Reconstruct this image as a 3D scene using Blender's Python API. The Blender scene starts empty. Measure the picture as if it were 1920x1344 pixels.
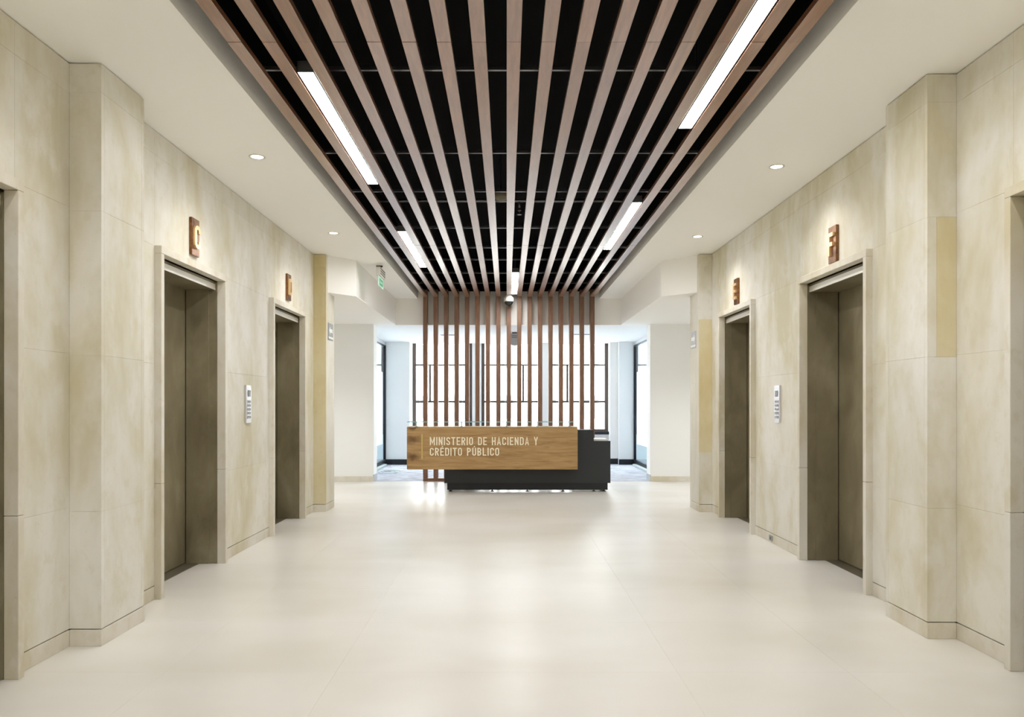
import bpy, bmesh, math, random
from mathutils import Vector

random.seed(7)
sc = bpy.context.scene
COL = sc.collection

# ------------------------------------------------------------------ camera
H = 1.25                                   # eye height
cam_d = bpy.data.cameras.new('camera')
cam_d.sensor_width = 36.0
cam_d.lens = 1400.0 / 1920.0 * 36.0
cam_d.shift_x = 10.0 / 1920.0
cam_d.shift_y = 88.0 / 1920.0
cam_d.clip_end = 300
cam = bpy.data.objects.new('camera', cam_d)
COL.objects.link(cam)
cam.location = (0, 0, H)
cam.rotation_euler = (math.pi / 2, 0, 0)
sc.camera = cam

# ------------------------------------------------------------------ world: bright overcast sky
SKY = 11.0
world = bpy.data.worlds.new('overcast_sky')
sc.world = world
world.use_nodes = True
bg = world.node_tree.nodes['Background']
bg.inputs['Color'].default_value = (0.95, 0.975, 1.0, 1)
bg.inputs['Strength'].default_value = SKY

# ------------------------------------------------------------------ exposure
LAMP = 41.0            # linear lamp radiance
SPOT = 22.0            # watts of one recessed downlight
vs = sc.view_settings
vs.view_transform = 'Standard'
vs.look = 'None'
vs.exposure = 0.33
vs.gamma = 1.0
vs.use_curve_mapping = False
sc.cycles.max_bounces = 16
sc.cycles.diffuse_bounces = 10
sc.cycles.transparent_max_bounces = 16

# ================================================================== helpers
POS = {}          # world position of every object (no rotations are used)


def link(o, wpos, parent=None):
    COL.objects.link(o)
    POS[o] = Vector(wpos)
    if parent is not None:
        o.parent = parent
        o.location = POS[o] - POS[parent]
    else:
        o.location = POS[o]
    return o


def tag(o, label=None, cat=None, group=None, kind=None):
    if label:
        o['label'] = label
    if cat:
        o['category'] = cat
    if group:
        o['group'] = group
    if kind:
        o['kind'] = kind
    return o


def empty(name, loc, label=None, cat=None, group=None, kind=None):
    o = bpy.data.objects.new(name, None)
    o.empty_display_size = 0.05
    link(o, loc)
    return tag(o, label, cat, group, kind)


def from_bm(name, bm, mat, parent=None, smooth=False, origin=None):
    """bm holds WORLD coordinates; the origin is moved to the centre of the bounding box"""
    bm.normal_update()
    cs = [v.co for v in bm.verts]
    if origin is None:
        lo = Vector((min(c.x for c in cs), min(c.y for c in cs), min(c.z for c in cs)))
        hi = Vector((max(c.x for c in cs), max(c.y for c in cs), max(c.z for c in cs)))
        origin = (lo + hi) / 2
    origin = Vector(origin)
    for v in bm.verts:
        v.co -= origin
    me = bpy.data.meshes.new(name)
    if smooth:
        for f in bm.faces:
            f.smooth = True
    bm.to_mesh(me)
    bm.free()
    me.materials.append(mat)
    o = bpy.data.objects.new(name, me)
    return link(o, origin, parent)


BOX = {}


def box_mesh(name, sx, sy, sz, mat, bev):
    key = (round(sx, 4), round(sy, 4), round(sz, 4), mat.name, bev)
    if key in BOX:
        return BOX[key]
    bm = bmesh.new()
    add_box(bm, -sx / 2, sx / 2, -sy / 2, sy / 2, -sz / 2, sz / 2)
    if bev > 0:
        bmesh.ops.bevel(bm, geom=list(bm.edges), offset=bev, segments=1, affect='EDGES', profile=0.5)
    me = bpy.data.meshes.new(name)
    bm.to_mesh(me)
    bm.free()
    me.materials.append(mat)
    BOX[key] = me
    return me


def box(name, x0, x1, y0, y1, z0, z1, mat, parent=None, bev=0.0):
    x0, x1 = min(x0, x1), max(x0, x1)
    y0, y1 = min(y0, y1), max(y0, y1)
    z0, z1 = min(z0, z1), max(z0, z1)
    me = box_mesh(name, x1 - x0, y1 - y0, z1 - z0, mat, bev)
    o = bpy.data.objects.new(name, me)
    return link(o, ((x0 + x1) / 2, (y0 + y1) / 2, (z0 + z1) / 2), parent)


def add_box(bm, x0, x1, y0, y1, z0, z1):
    x0, x1 = min(x0, x1), max(x0, x1)
    y0, y1 = min(y0, y1), max(y0, y1)
    z0, z1 = min(z0, z1), max(z0, z1)
    v = [bm.verts.new(p) for p in ((x0, y0, z0), (x1, y0, z0), (x1, y1, z0), (x0, y1, z0),
                                   (x0, y0, z1), (x1, y0, z1), (x1, y1, z1), (x0, y1, z1))]
    for f in ((0, 3, 2, 1), (4, 5, 6, 7), (0, 1, 5, 4), (1, 2, 6, 5), (2, 3, 7, 6), (3, 0, 4, 7)):
        bm.faces.new([v[i] for i in f])


def add_prism(bm, pts, axis, a, b):
    """extrude a closed 2D polygon; axis 'z': pts=(x,y); 'x': pts=(y,z); 'y': pts=(x,z)"""
    def p3(p, t):
        if axis == 'z':
            return (p[0], p[1], t)
        if axis == 'x':
            return (t, p[0], p[1])
        return (p[0], t, p[1])
    lo = [bm.verts.new(p3(p, a)) for p in pts]
    hi = [bm.verts.new(p3(p, b)) for p in pts]
    n = len(pts)
    bm.faces.new(lo)
    bm.faces.new(list(reversed(hi)))
    for i in range(n):
        bm.faces.new((lo[i], hi[i], hi[(i + 1) % n], lo[(i + 1) % n]))
    bmesh.ops.recalc_face_normals(bm, faces=list(bm.faces))


def add_lathe(bm, prof, cx, cy, n=24):
    """prof = [(r, z), ...] turned about the vertical axis"""
    rings = []
    for r, z in prof:
        if r < 1e-6:
            rings.append([bm.verts.new((cx, cy, z))])
        else:
            rings.append([bm.verts.new((cx + r * math.cos(2 * math.pi * k / n),
                                        cy + r * math.sin(2 * math.pi * k / n), z)) for k in range(n)])
    for a, b in zip(rings[:-1], rings[1:]):
        for k in range(n):
            k2 = (k + 1) % n
            if len(a) == 1 and len(b) == 1:
                continue
            if len(a) == 1:
                bm.faces.new((a[0], b[k], b[k2]))
            elif len(b) == 1:
                bm.faces.new((a[k], b[0], a[k2]))
            else:
                bm.faces.new((a[k], b[k], b[k2], a[k2]))
    bmesh.ops.recalc_face_normals(bm, faces=list(bm.faces))


def add_tube(bm, pts, r, n=8):
    pts = [Vector(p) for p in pts]
    rings = []
    for i, p in enumerate(pts):
        t = (pts[min(i + 1, len(pts) - 1)] - pts[max(i - 1, 0)]).normalized()
        up = Vector((0, 0, 1)) if abs(t.z) < 0.9 else Vector((1, 0, 0))
        a = t.cross(up).normalized()
        b = t.cross(a).normalized()
        rings.append([bm.verts.new(p + r * (math.cos(2 * math.pi * k / n) * a + math.sin(2 * math.pi * k / n) * b))
                      for k in range(n)])
    for q, w in zip(rings[:-1], rings[1:]):
        for k in range(n):
            bm.faces.new((q[k], w[k], w[(k + 1) % n], q[(k + 1) % n]))
    bm.faces.new(rings[0])
    bm.faces.new(rings[-1])
    bmesh.ops.recalc_face_normals(bm, faces=list(bm.faces))


# ------------------------------------------------------------------ materials
def srgb(r, g, b):
    def f(c):
        c /= 255.0
        return c / 12.92 if c <= 0.04045 else ((c + 0.055) / 1.055) ** 2.4
    return (f(r), f(g), f(b), 1.0)


MATS = {}


def mat(name, color, rough=0.5, metal=0.0, spec=0.5, emit=None, estr=0.0):
    m = bpy.data.materials.new(name)
    m.use_nodes = True
    p = m.node_tree.nodes['Principled BSDF']
    p.inputs['Base Color'].default_value = color
    p.inputs['Roughness'].default_value = rough
    p.inputs['Metallic'].default_value = metal
    p.inputs['Specular IOR Level'].default_value = spec
    if emit:
        p.inputs['Emission Color'].default_value = emit
        p.inputs['Emission Strength'].default_value = estr
    MATS[name] = m
    return m


def nodes(m):
    return m.node_tree.nodes, m.node_tree.links, m.node_tree.nodes['Principled BSDF']


def noise(nt, scale, detail=4.0, rough=0.55, vec=None, dist=0.0):
    n = nt.nodes.new('ShaderNodeTexNoise')
    n.inputs['Scale'].default_value = scale
    n.inputs['Detail'].default_value = detail
    n.inputs['Roughness'].default_value = rough
    n.inputs['Distortion'].default_value = dist
    if vec is not None:
        nt.links.new(vec, n.inputs['Vector'])
    return n.outputs['Fac']


def ramp(nt, fac, stops):
    r = nt.nodes.new('ShaderNodeValToRGB')
    els = r.color_ramp.elements
    while len(els) > 1:
        els.remove(els[-1])
    els[0].position, els[0].color = stops[0]
    for p, c in stops[1:]:
        e = els.new(p)
        e.color = c
    nt.links.new(fac, r.inputs['Fac'])
    return r.outputs['Color']


def mixc(nt, fac, a, b, mode='MIX'):
    n = nt.nodes.new('ShaderNodeMix')
    n.data_type = 'RGBA'
    n.blend_type = mode
    for sock, val in ((n.inputs['Factor'], fac), (n.inputs['A'], a), (n.inputs['B'], b)):
        if isinstance(val, (int, float, tuple)):
            sock.default_value = val
        else:
            nt.links.new(val, sock)
    # RGBA sockets of the Mix node share names; pick them by index
    return n.outputs['Result']


def mixrgb(nt, fac, a, b, mode='MIX'):
    n = nt.nodes.new('ShaderNodeMixRGB')
    n.blend_type = mode
    for key, val in (('Fac', fac), ('Color1', a), ('Color2', b)):
        if isinstance(val, (int, float, tuple)):
            n.inputs[key].default_value = val
        else:
            nt.links.new(val, n.inputs[key])
    return n.outputs['Color']


def coord(nt, scale=(1, 1, 1), kind='world', shift=True):
    """world (or object) coordinates, moved by a random amount per object so that pieces differ"""
    if kind == 'world':
        out = nt.nodes.new('ShaderNodeNewGeometry').outputs['Position']
    else:
        out = nt.nodes.new('ShaderNodeTexCoord').outputs['Object']
    mp = nt.nodes.new('ShaderNodeMapping')
    mp.inputs['Scale'].default_value = scale
    nt.links.new(out, mp.inputs['Vector'])
    return mp.outputs['Vector']


def maprange(nt, v, a, b, c, d):
    n = nt.nodes.new('ShaderNodeMapRange')
    for i, x in enumerate((a, b, c, d)):
        n.inputs[i + 1].default_value = x
    nt.links.new(v, n.inputs[0])
    return n.outputs[0]


def bump(nt, h, p, strength=0.1, dist=0.01):
    b = nt.nodes.new('ShaderNodeBump')
    b.inputs['Strength'].default_value = strength
    b.inputs['Distance'].default_value = dist
    nt.links.new(h, b.inputs['Height'])
    nt.links.new(b.outputs['Normal'], p.inputs['Normal'])


def stone(name, pale, mid, warm, amount=1.0):
    m = mat(name, mid, 0.55, spec=0.35)
    nt = m.node_tree
    _, L, p = nodes(m)
    v1 = coord(nt, (1.0, 1.0, 0.45))
    big = noise(nt, 1.9, 4, 0.6, v1, 0.35)
    c = ramp(nt, big, [(0.36, pale), (0.50, mid), (0.64, warm)])
    v2 = coord(nt, (2.2, 2.2, 0.35))
    streak = noise(nt, 2.4, 5, 0.6, v2, 0.3)
    c = mixrgb(nt, maprange(nt, streak, 0.5, 0.72, 0.0, 0.55), c, pale)
    fine = noise(nt, 14, 5, 0.6, coord(nt, (1, 1, 0.8)))
    c = mixrgb(nt, maprange(nt, fine, 0.55, 0.78, 0.0, 0.5), c, warm)
    blot = noise(nt, 4.5, 5, 0.62, coord(nt, (1, 1, 0.7)), 0.2)
    c = mixrgb(nt, maprange(nt, blot, 0.52, 0.70, 0.0, 0.5), c, warm)
    c = mixrgb(nt, maprange(nt, blot, 0.46, 0.30, 0.0, 0.6), c, pale)
    pores = noise(nt, 90, 2, 0.5, coord(nt, (1, 1, 1)))
    c = mixrgb(nt, maprange(nt, pores, 0.70, 0.80, 0.0, 0.35), c, srgb(150, 138, 108))
    oi = nt.nodes.new('ShaderNodeObjectInfo')
    tint = ramp(nt, oi.outputs['Random'], [(0.0, (0.97, 0.968, 0.96, 1)), (0.5, (1, 1, 1, 1)), (1.0, (1.0, 0.992, 0.96, 1))])
    c = mixrgb(nt, 1.0, c, tint, 'MULTIPLY')
    L.new(c, p.inputs['Base Color'])
    bump(nt, fine, p, 0.06, 0.004)
    return m


M_stone = stone('cream_limestone', srgb(231, 229, 223), srgb(220, 216, 202), srgb(206, 199, 172))
M_ochre = stone('ochre_limestone', srgb(221, 212, 182), srgb(215, 204, 168), srgb(206, 191, 148))
M_trimstone = stone('trim_limestone', srgb(227, 224, 216), srgb(216, 210, 195), srgb(202, 193, 166))
M_back = mat('dark_joint', srgb(150, 140, 116), 0.9)

M_ceil = mat('white_ceiling_paint', srgb(247, 246, 242), 0.85, spec=0.2)
M_white = mat('white_wall_paint', srgb(242, 242, 240), 0.8, spec=0.25)
for m_ in (M_ceil, M_white):
    nt = m_.node_tree
    bump(nt, noise(nt, 60, 3, 0.5, coord(nt)), nodes(m_)[2], 0.03, 0.002)
M_plenum = mat('black_plenum', srgb(16, 16, 17), 0.9, spec=0.1)
M_rail = mat('galvanised_rail', srgb(150, 150, 152), 0.35, 1.0)
M_darkmetal = mat('dark_pipe', srgb(70, 70, 72), 0.4, 0.8)

# floor tile
M_floor = mat('cream_floor_tile', srgb(222, 215, 203), 0.31, spec=0.32)
nt = M_floor.node_tree
_, L, p = nodes(M_floor)
f1 = noise(nt, 0.9, 3, 0.5, coord(nt, (0.7, 1.2, 1)), 0.2)
c = ramp(nt, f1, [(0.30, srgb(228, 226, 222)), (0.50, srgb(222, 219, 212)), (0.72, srgb(213, 209, 199))])
oi = nt.nodes.new('ShaderNodeObjectInfo')
c = mixrgb(nt, 1.0, c, ramp(nt, oi.outputs['Random'], [(0, (0.985, 0.983, 0.978, 1)), (1, (1, 1, 1, 1))]), 'MULTIPLY')
L.new(c, p.inputs['Base Color'])
M_grout = mat('cream_grout', srgb(226, 221, 211), 0.8)

# carpet
M_carpet = mat('grey_striped_carpet', srgb(150, 152, 162), 0.95, spec=0.1)
nt = M_carpet.node_tree
_, L, p = nodes(M_carpet)
f = noise(nt, 6, 4, 0.65, coord(nt, (0.6, 5.0, 1)))
c = ramp(nt, f, [(0.38, srgb(128, 130, 142)), (0.5, srgb(188, 190, 199)), (0.62, srgb(226, 227, 232))])
L.new(c, p.inputs['Base Color'])

# slat laminate: satin finish overhead, plainer stained wood on the screen
def slat_material(name, dark, mid_, light, coat, rough):
    m = mat(name, mid_, rough, 0.1, spec=0.6)
    nt = m.node_tree
    _, L, p = nodes(m)
    f = noise(nt, 5, 5, 0.65, coord(nt, (9, 0.9, 0.9)), 0.3)
    c = ramp(nt, f, [(0.3, dark), (0.5, mid_), (0.7, light)])
    oi = nt.nodes.new('ShaderNodeObjectInfo')
    c = mixrgb(nt, 1.0, c, ramp(nt, oi.outputs['Random'], [(0, (0.9, 0.9, 0.9, 1)), (1, (1.05, 1.02, 1.0, 1))]), 'MULTIPLY')
    L.new(c, p.inputs['Base Color'])
    p.inputs['Coat Weight'].default_value = coat
    p.inputs['Coat Roughness'].default_value = 0.28
    p.inputs['Coat IOR'].default_value = 2.2
    bump(nt, f, p, 0.05, 0.002)
    return m


M_slat = slat_material('brown_wood_laminate', srgb(120, 78, 50), srgb(142, 95, 63), srgb(160, 113, 80), 1.0, 0.34)
M_slat_v = slat_material('brown_stained_wood', srgb(112, 80, 60), srgb(132, 97, 75), srgb(150, 114, 90), 0.0, 0.5)

# elevator metal
M_bronze = mat('dark_bronze_metal', srgb(112, 103, 80), 0.42, 0.25)
nt = M_bronze.node_tree
_, L, p = nodes(M_bronze)
f = noise(nt, 3.0, 5, 0.6, coord(nt, (1, 1, 0.6)), 0.4)
c = ramp(nt, f, [(0.35, srgb(122, 113, 90)), (0.55, srgb(142, 133, 108)), (0.72, srgb(160, 152, 128))])
L.new(c, p.inputs['Base Color'])
L.new(maprange(nt, f, 0.3, 0.7, 0.36, 0.52), p.inputs['Roughness'])
M_steelband = mat('brushed_steel_band', srgb(228, 225, 216), 0.45, 0.55)
M_sill = mat('door_sill_metal', srgb(150, 145, 130), 0.4, 0.8)

# letter plates
M_plate = mat('brown_bronze_plate', srgb(122, 84, 52), 0.30, 0.75)
nt = M_plate.node_tree
_, L, p = nodes(M_plate)
f = noise(nt, 22, 4, 0.6, coord(nt))
L.new(ramp(nt, f, [(0.35, srgb(98, 64, 40)), (0.6, srgb(140, 100, 66))]), p.inputs['Base Color'])
M_brass = mat('polished_brass', srgb(234, 200, 150), 0.30, 0.55)
M_steel = mat('brushed_steel', srgb(214, 214, 218), 0.35, 0.6)
M_button = mat('button_steel', srgb(176, 176, 182), 0.3, 0.7)
M_black = mat('black_display', srgb(22, 24, 28), 0.2)
M_print = mat('grey_print', srgb(96, 96, 104), 0.5)

# desk
M_deskwood = mat('golden_oak_veneer', srgb(158, 122, 78), 0.42, spec=0.4)
nt = M_deskwood.node_tree
_, L, p = nodes(M_deskwood)
cw = coord(nt, (1, 1, 1), 'object')
g1 = noise(nt, 4.0, 6, 0.62, coord(nt, (0.5, 1, 5.5), 'object'), 0.7)
c = ramp(nt, g1, [(0.28, srgb(146, 112, 68)), (0.46, srgb(172, 137, 90)), (0.60, srgb(186, 152, 106)), (0.76, srgb(162, 126, 80))])
g2 = noise(nt, 30, 4, 0.6, coord(nt, (0.12, 1, 6), 'object'))
c = mixrgb(nt, maprange(nt, g2, 0.5, 0.75, 0, 0.25), c, srgb(132, 98, 60))
for kx, kz, rx, rz in ((-1.13, 0.115, 0.16, 0.075), (-1.13, -0.115, 0.15, 0.07), (-1.12, 0.29, 0.12, 0.03)):
    mp = nt.nodes.new('ShaderNodeMapping')
    mp.vector_type = 'TEXTURE'
    mp.inputs['Location'].default_value = (kx, 0, kz)
    mp.inputs['Scale'].default_value = (rx, 1.0, rz)
    wob = nt.nodes.new('ShaderNodeVectorMath')
    wob.operation = 'ADD'
    nz = nt.nodes.new('ShaderNodeTexNoise')
    nz.inputs['Scale'].default_value = 9
    L.new(cw, nz.inputs['Vector'])
    sc_ = nt.nodes.new('ShaderNodeVectorMath')
    sc_.operation = 'SCALE'
    sc_.inputs['Scale'].default_value = 0.12
    L.new(nz.outputs['Color'], sc_.inputs[0])
    L.new(cw, wob.inputs[0])
    L.new(sc_.outputs[0], wob.inputs[1])
    sub = nt.nodes.new('ShaderNodeVectorMath')
    sub.operation = 'SUBTRACT'
    L.new(wob.outputs[0], sub.inputs[0])
    sub.inputs[1].default_value = (0.06, 0.06, 0.06)
    L.new(sub.outputs[0], mp.inputs['Vector'])
    flat = nt.nodes.new('ShaderNodeVectorMath')
    flat.operation = 'MULTIPLY'
    flat.inputs[1].default_value = (1, 0, 1)
    L.new(mp.outputs[0], flat.inputs[0])
    ln = nt.nodes.new('ShaderNodeVectorMath')
    ln.operation = 'LENGTH'
    L.new(flat.outputs[0], ln.inputs[0])
    c = mixrgb(nt, maprange(nt, ln.outputs['Value'], 0.2, 1.0, 0.8, 0.0), c, srgb(92, 62, 34))
L.new(c, p.inputs['Base Color'])
M_deskblack = mat('black_laminate', srgb(48, 51, 53), 0.5, spec=0.4)
M_plinth = mat('black_plinth', srgb(40, 42, 44), 0.55, spec=0.35)
M_letter = mat('cream_letter', srgb(252, 245, 220), 0.35, 0.0)
M_bar = mat('brass_bar', srgb(206, 182, 118), 0.35, 0.5)
M_worktop = mat('white_worktop', srgb(240, 240, 238), 0.4)
M_rubber = mat('black_foot', srgb(24, 24, 25), 0.5)


def glassmat(name, tint, gloss):
    m = bpy.data.materials.new(name)
    m.use_nodes = True
    nt = m.node_tree
    nt.nodes.clear()
    out = nt.nodes.new('ShaderNodeOutputMaterial')
    tr = nt.nodes.new('ShaderNodeBsdfTransparent')
    tr.inputs['Color'].default_value = tint
    gl = nt.nodes.new('ShaderNodeBsdfGlossy')
    gl.inputs['Roughness'].default_value = 0.03
    lw = nt.nodes.new('ShaderNodeLayerWeight')
    lw.inputs['Blend'].default_value = 0.25
    fr = nt.nodes.new('ShaderNodeMath')
    fr.operation = 'MULTIPLY'
    fr.inputs[1].default_value = gloss
    nt.links.new(lw.outputs['Facing'], fr.inputs[0])
    mx = nt.nodes.new('ShaderNodeMixShader')
    nt.links.new(fr.outputs[0], mx.inputs[0])
    nt.links.new(tr.outputs[0], mx.inputs[1])
    nt.links.new(gl.outputs[0], mx.inputs[2])
    nt.links.new(mx.outputs[0], out.inputs['Surface'])
    return m


M_glass = glassmat('clear_window_glass', (0.97, 0.985, 0.98, 1), 0.12)
M_glass_blue = glassmat('bluish_partition_glass', (0.86, 0.93, 0.97, 1), 0.25)
M_shelfglass = glassmat('green_edge_glass', (0.80, 0.92, 0.90, 1), 0.25)
M_film = mat('frosted_film', srgb(236, 241, 246), 0.7)
M_frame = mat('dark_window_frame', srgb(92, 80, 74), 0.5, 0.2)
M_navy = mat('near_black_frame', srgb(26, 32, 40), 0.45, 0.2)
M_greyhead = mat('pale_grey_header', srgb(186, 190, 196), 0.5)

M_lamp = mat('lamp_diffuser', (1, 1, 1, 1), 0.5, emit=(1.0, 0.995, 0.985, 1), estr=LAMP)
M_lens = mat('downlight_lens', (1, 1, 1, 1), 0.5, emit=(1.0, 0.95, 0.86, 1), estr=8.0)
M_housing = mat('lamp_housing', srgb(120, 120, 120), 0.4, 0.6)
M_ring = mat('white_trim_ring', srgb(222, 218, 208), 0.5)
M_camwhite = mat('off_white_plastic', srgb(204, 200, 190), 0.5)
M_dome = mat('smoked_dome', srgb(40, 44, 42), 0.08, 0.3)
M_signgrey = mat('grey_sign', srgb(150, 154, 154), 0.5)
M_signwhite = mat('white_sign_print', srgb(240, 242, 240), 0.5)
M_green = mat('green_sign', srgb(88, 168, 128), 0.5)
M_palegreen = mat('pale_green_acrylic', srgb(196, 222, 208), 0.4)
M_darkline = mat('dark_louvre', srgb(64, 62, 60), 0.6)
M_device = mat('grey_device', srgb(172, 172, 174), 0.5)
M_facade = mat('pale_facade', srgb(226, 224, 218), 0.9)
M_facadewin = mat('facade_window', srgb(98, 104, 108), 0.3)
M_facadetrim = mat('facade_trim', srgb(205, 203, 198), 0.8)
M_ground = mat('street_grey', srgb(150, 150, 150), 0.9)
M_cable = mat('white_cable', srgb(214, 222, 220), 0.5)
M_raceway = mat('grey_raceway', srgb(178, 190, 190), 0.5)
M_detector = mat('beige_detector', srgb(150, 142, 118), 0.6)

# ================================================================== measurements
XL, XR = 2.27, 2.41            # wall planes, left (negative x) and right
ZC = H + 1.78                  # main ceiling 3.03
ZS = H + 1.34                  # lowered ceiling 2.59
YN = -6.0                      # rear wall behind the viewer
YE = 12.30                     # slat screen / end of stone floor
YW = 16.10                     # window wall

# ================================================================== floor
floor = box('floor', -5.2, 5.2, YN - 0.1, YE, -0.16, -0.012, M_grout)
tag(floor, 'pale cream polished stone tile floor of the elevator hall', 'floor', kind='structure')
tile_w = 0.8
xs = []
x = -2.4
while x < 2.4 - 1e-6:
    xs.append((x, x + tile_w))
    x += tile_w
G = 0.0003
ny = int(math.ceil((YE - YN) / tile_w))
for j in range(ny):
    y1 = YE - j * tile_w
    y0 = max(YN, y1 - tile_w)
    for (a, b) in xs:
        box('floor_tile', a + G, b - G, y0 + G, y1 - G, -0.012, 0.0, M_floor, floor)
# wider flooring: recesses of the lifts and the side corridors
for sx in (-1, 1):
    for j in range(4):
        y1 = YE - j * tile_w
        y0 = max(9.2 - 0.3, y1 - tile_w)
        for k in range(4):
            a = 2.4 + 0.7 * k
            box('floor_tile', sx * (a + G), sx * (a + 0.7 - G), y0 + G, y1 - G, -0.012, 0.0, M_floor, floor)
    for j in range(19):
        y1 = 8.9 - j * tile_w
        y0 = max(YN, y1 - tile_w)
        box('floor_tile', sx * (2.4 + G), sx * (2.85 - G), y0 + G, y1 - G, -0.012, 0.0, M_floor, floor)
carpet = box('floor_carpet', -5.2, 5.2, YE, YW + 0.3, -0.16, 0.002, M_carpet)
tag(carpet, 'grey striped carpet of the room behind the slat screen', 'carpet', kind='structure')

# ================================================================== stone walls
COURSES = [0.091, 0.72, 1.52, 2.28, 2.87, ZC - 0.006]


def lay_panels(parent, s, W, y0, y1, z0=None, z1=None, m=None, maxw=1.35):
    """stone panels on the wall plane x = s*W for a bay y0..y1"""
    n = max(1, int(math.ceil((y1 - y0) / maxw)))
    zs = [z for z in COURSES if (z0 is None or z >= z0 - 1e-6) and (z1 is None or z <= z1 + 1e-6)]
    g = 0.0004
    for i in range(n):
        a = y0 + (y1 - y0) * i / n
        b = y0 + (y1 - y0) * (i + 1) / n
        for lo, hi in zip(zs[:-1], zs[1:]):
            box('stone_panel', s * W, s * (W + 0.022), a + g, b - g, lo + g, hi - g, m or M_stone, parent, 0.0003)


def stone_wall(name, s, W, opens, pils, label):
    """opens = [(y0,y1)] lift openings (inner stone edges); pils = [(y0,y1,proj)]"""
    bm = bmesh.new()
    solids = []
    y = YN
    for a, b in opens:
        solids.append((y, a - 0.042))
        y = b + 0.042
    solids.append((y, 9.2))
    xb0, xb1 = s * (W + 0.022), s * (W + 0.42)
    for a, b in solids:
        add_box(bm, xb0, xb1, a, b, 0.0, ZC + 0.05)
    for a, b in opens:
        add_box(bm, xb0, xb1, a - 0.042, b + 0.042, 2.29, ZC + 0.05)
        add_box(bm, s * (W + 0.34), s * (W + 0.42), a - 0.042, b + 0.042, 0.0, 2.29)
    wall = from_bm(name, bm, M_back)
    tag(wall, label, 'wall', kind='structure')
    for a, b in solids:
        # cut the bay where pilasters stand
        cuts = [a]
        for p0, p1, pr in pils:
            if a - 0.01 <= p0 and p1 <= b + 0.01:
                cuts += [p0, p1]
        cuts.append(b)
        for i in range(0, len(cuts), 2):
            if cuts[i + 1] - cuts[i] > 0.03:
                lay_panels(wall, s, W, cuts[i], cuts[i + 1])
                box('baseboard', s * (W - 0.001), s * (W + 0.022), cuts[i], cuts[i + 1], 0, 0.085, M_trimstone, wall, 0.002)
    for a, b in opens:
        lay_panels(wall, s, W, a - 0.042, b + 0.042, z0=2.28)
    for p0, p1, pr in pils:
        pil = box('pilaster', s * (W - pr + 0.03), s * (W + 0.03), p0 + 0.03, p1 - 0.03 if p1 < 9.1 else p1 - 0.002, 0.0, ZC - 0.008, M_back, wall)
        zz = [0.091, 0.70, 1.51, 2.26, 2.875, ZC - 0.006]
        g = 0.0004
        for k, (lo, hi) in enumerate(zip(zz[:-1], zz[1:])):
            front = M_stone
            if s > 0 and k == 2:
                front = M_ochre
            if p1 > 9 and (s < 0 or k in (1, 2)):
                front = M_ochre
            # face toward the viewer, face toward the hall, far face
            corner = 0.05
            if front is M_ochre and p1 < 9:
                box('stone_panel', s * (W - pr + corner), s * W, p0, p0 + 0.03, lo + g, hi - g, front, pil, 0.0003)
                box('stone_panel', s * (W - pr), s * (W - pr + corner - 0.001), p0, p0 + 0.03, lo + g, hi - g, M_stone, pil, 0.0003)
            else:
                box('stone_panel', s * (W - pr), s * W, p0, p0 + 0.03, lo + g, hi - g, front, pil, 0.0003)
            if p1 > 9.1:
                box('stone_panel', s * (W - pr), s * (W - pr + 0.03), p0 + 0.031, p1, lo + g, hi - g, M_white_stone, pil, 0.0003)
            else:
                box('stone_panel', s * (W - pr), s * (W - pr + 0.03), p0 + 0.031, p1 - 0.031, lo + g, hi - g, M_stone, pil, 0.0003)
                box('stone_panel', s * (W - pr), s * W, p1 - 0.03, p1, lo + g, hi - g, M_stone, pil, 0.0003)
        box('baseboard', s * (W - pr - 0.001), s * W, p0 - 0.001, p1 + (0.001 if p1 < 9.1 else 0), 0.0, 0.085, M_trimstone, pil, 0.002)
    return wall


M_white_stone = stone('pale_limestone', srgb(226, 223, 214), srgb(220, 216, 203), srgb(210, 204, 184))
OPEN_L = [(2.35, 3.4025), (4.855, 5.911), (7.177, 8.25)]
OPEN_R = [(2.44, 3.508), (4.96, 6.035), (7.277, 8.32)]
stone_wall('wall_left', -1, XL, OPEN_L, [(3.876, 4.332, 0.166), (8.78, 9.2, 0.145)],
           'cream limestone clad wall with elevators C and D')
stone_wall('wall_right', 1, XR, OPEN_R, [(4.0, 4.438, 0.156), (8.764, 9.2, 0.150)],
           'cream limestone clad wall with elevators E and F')


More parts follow.
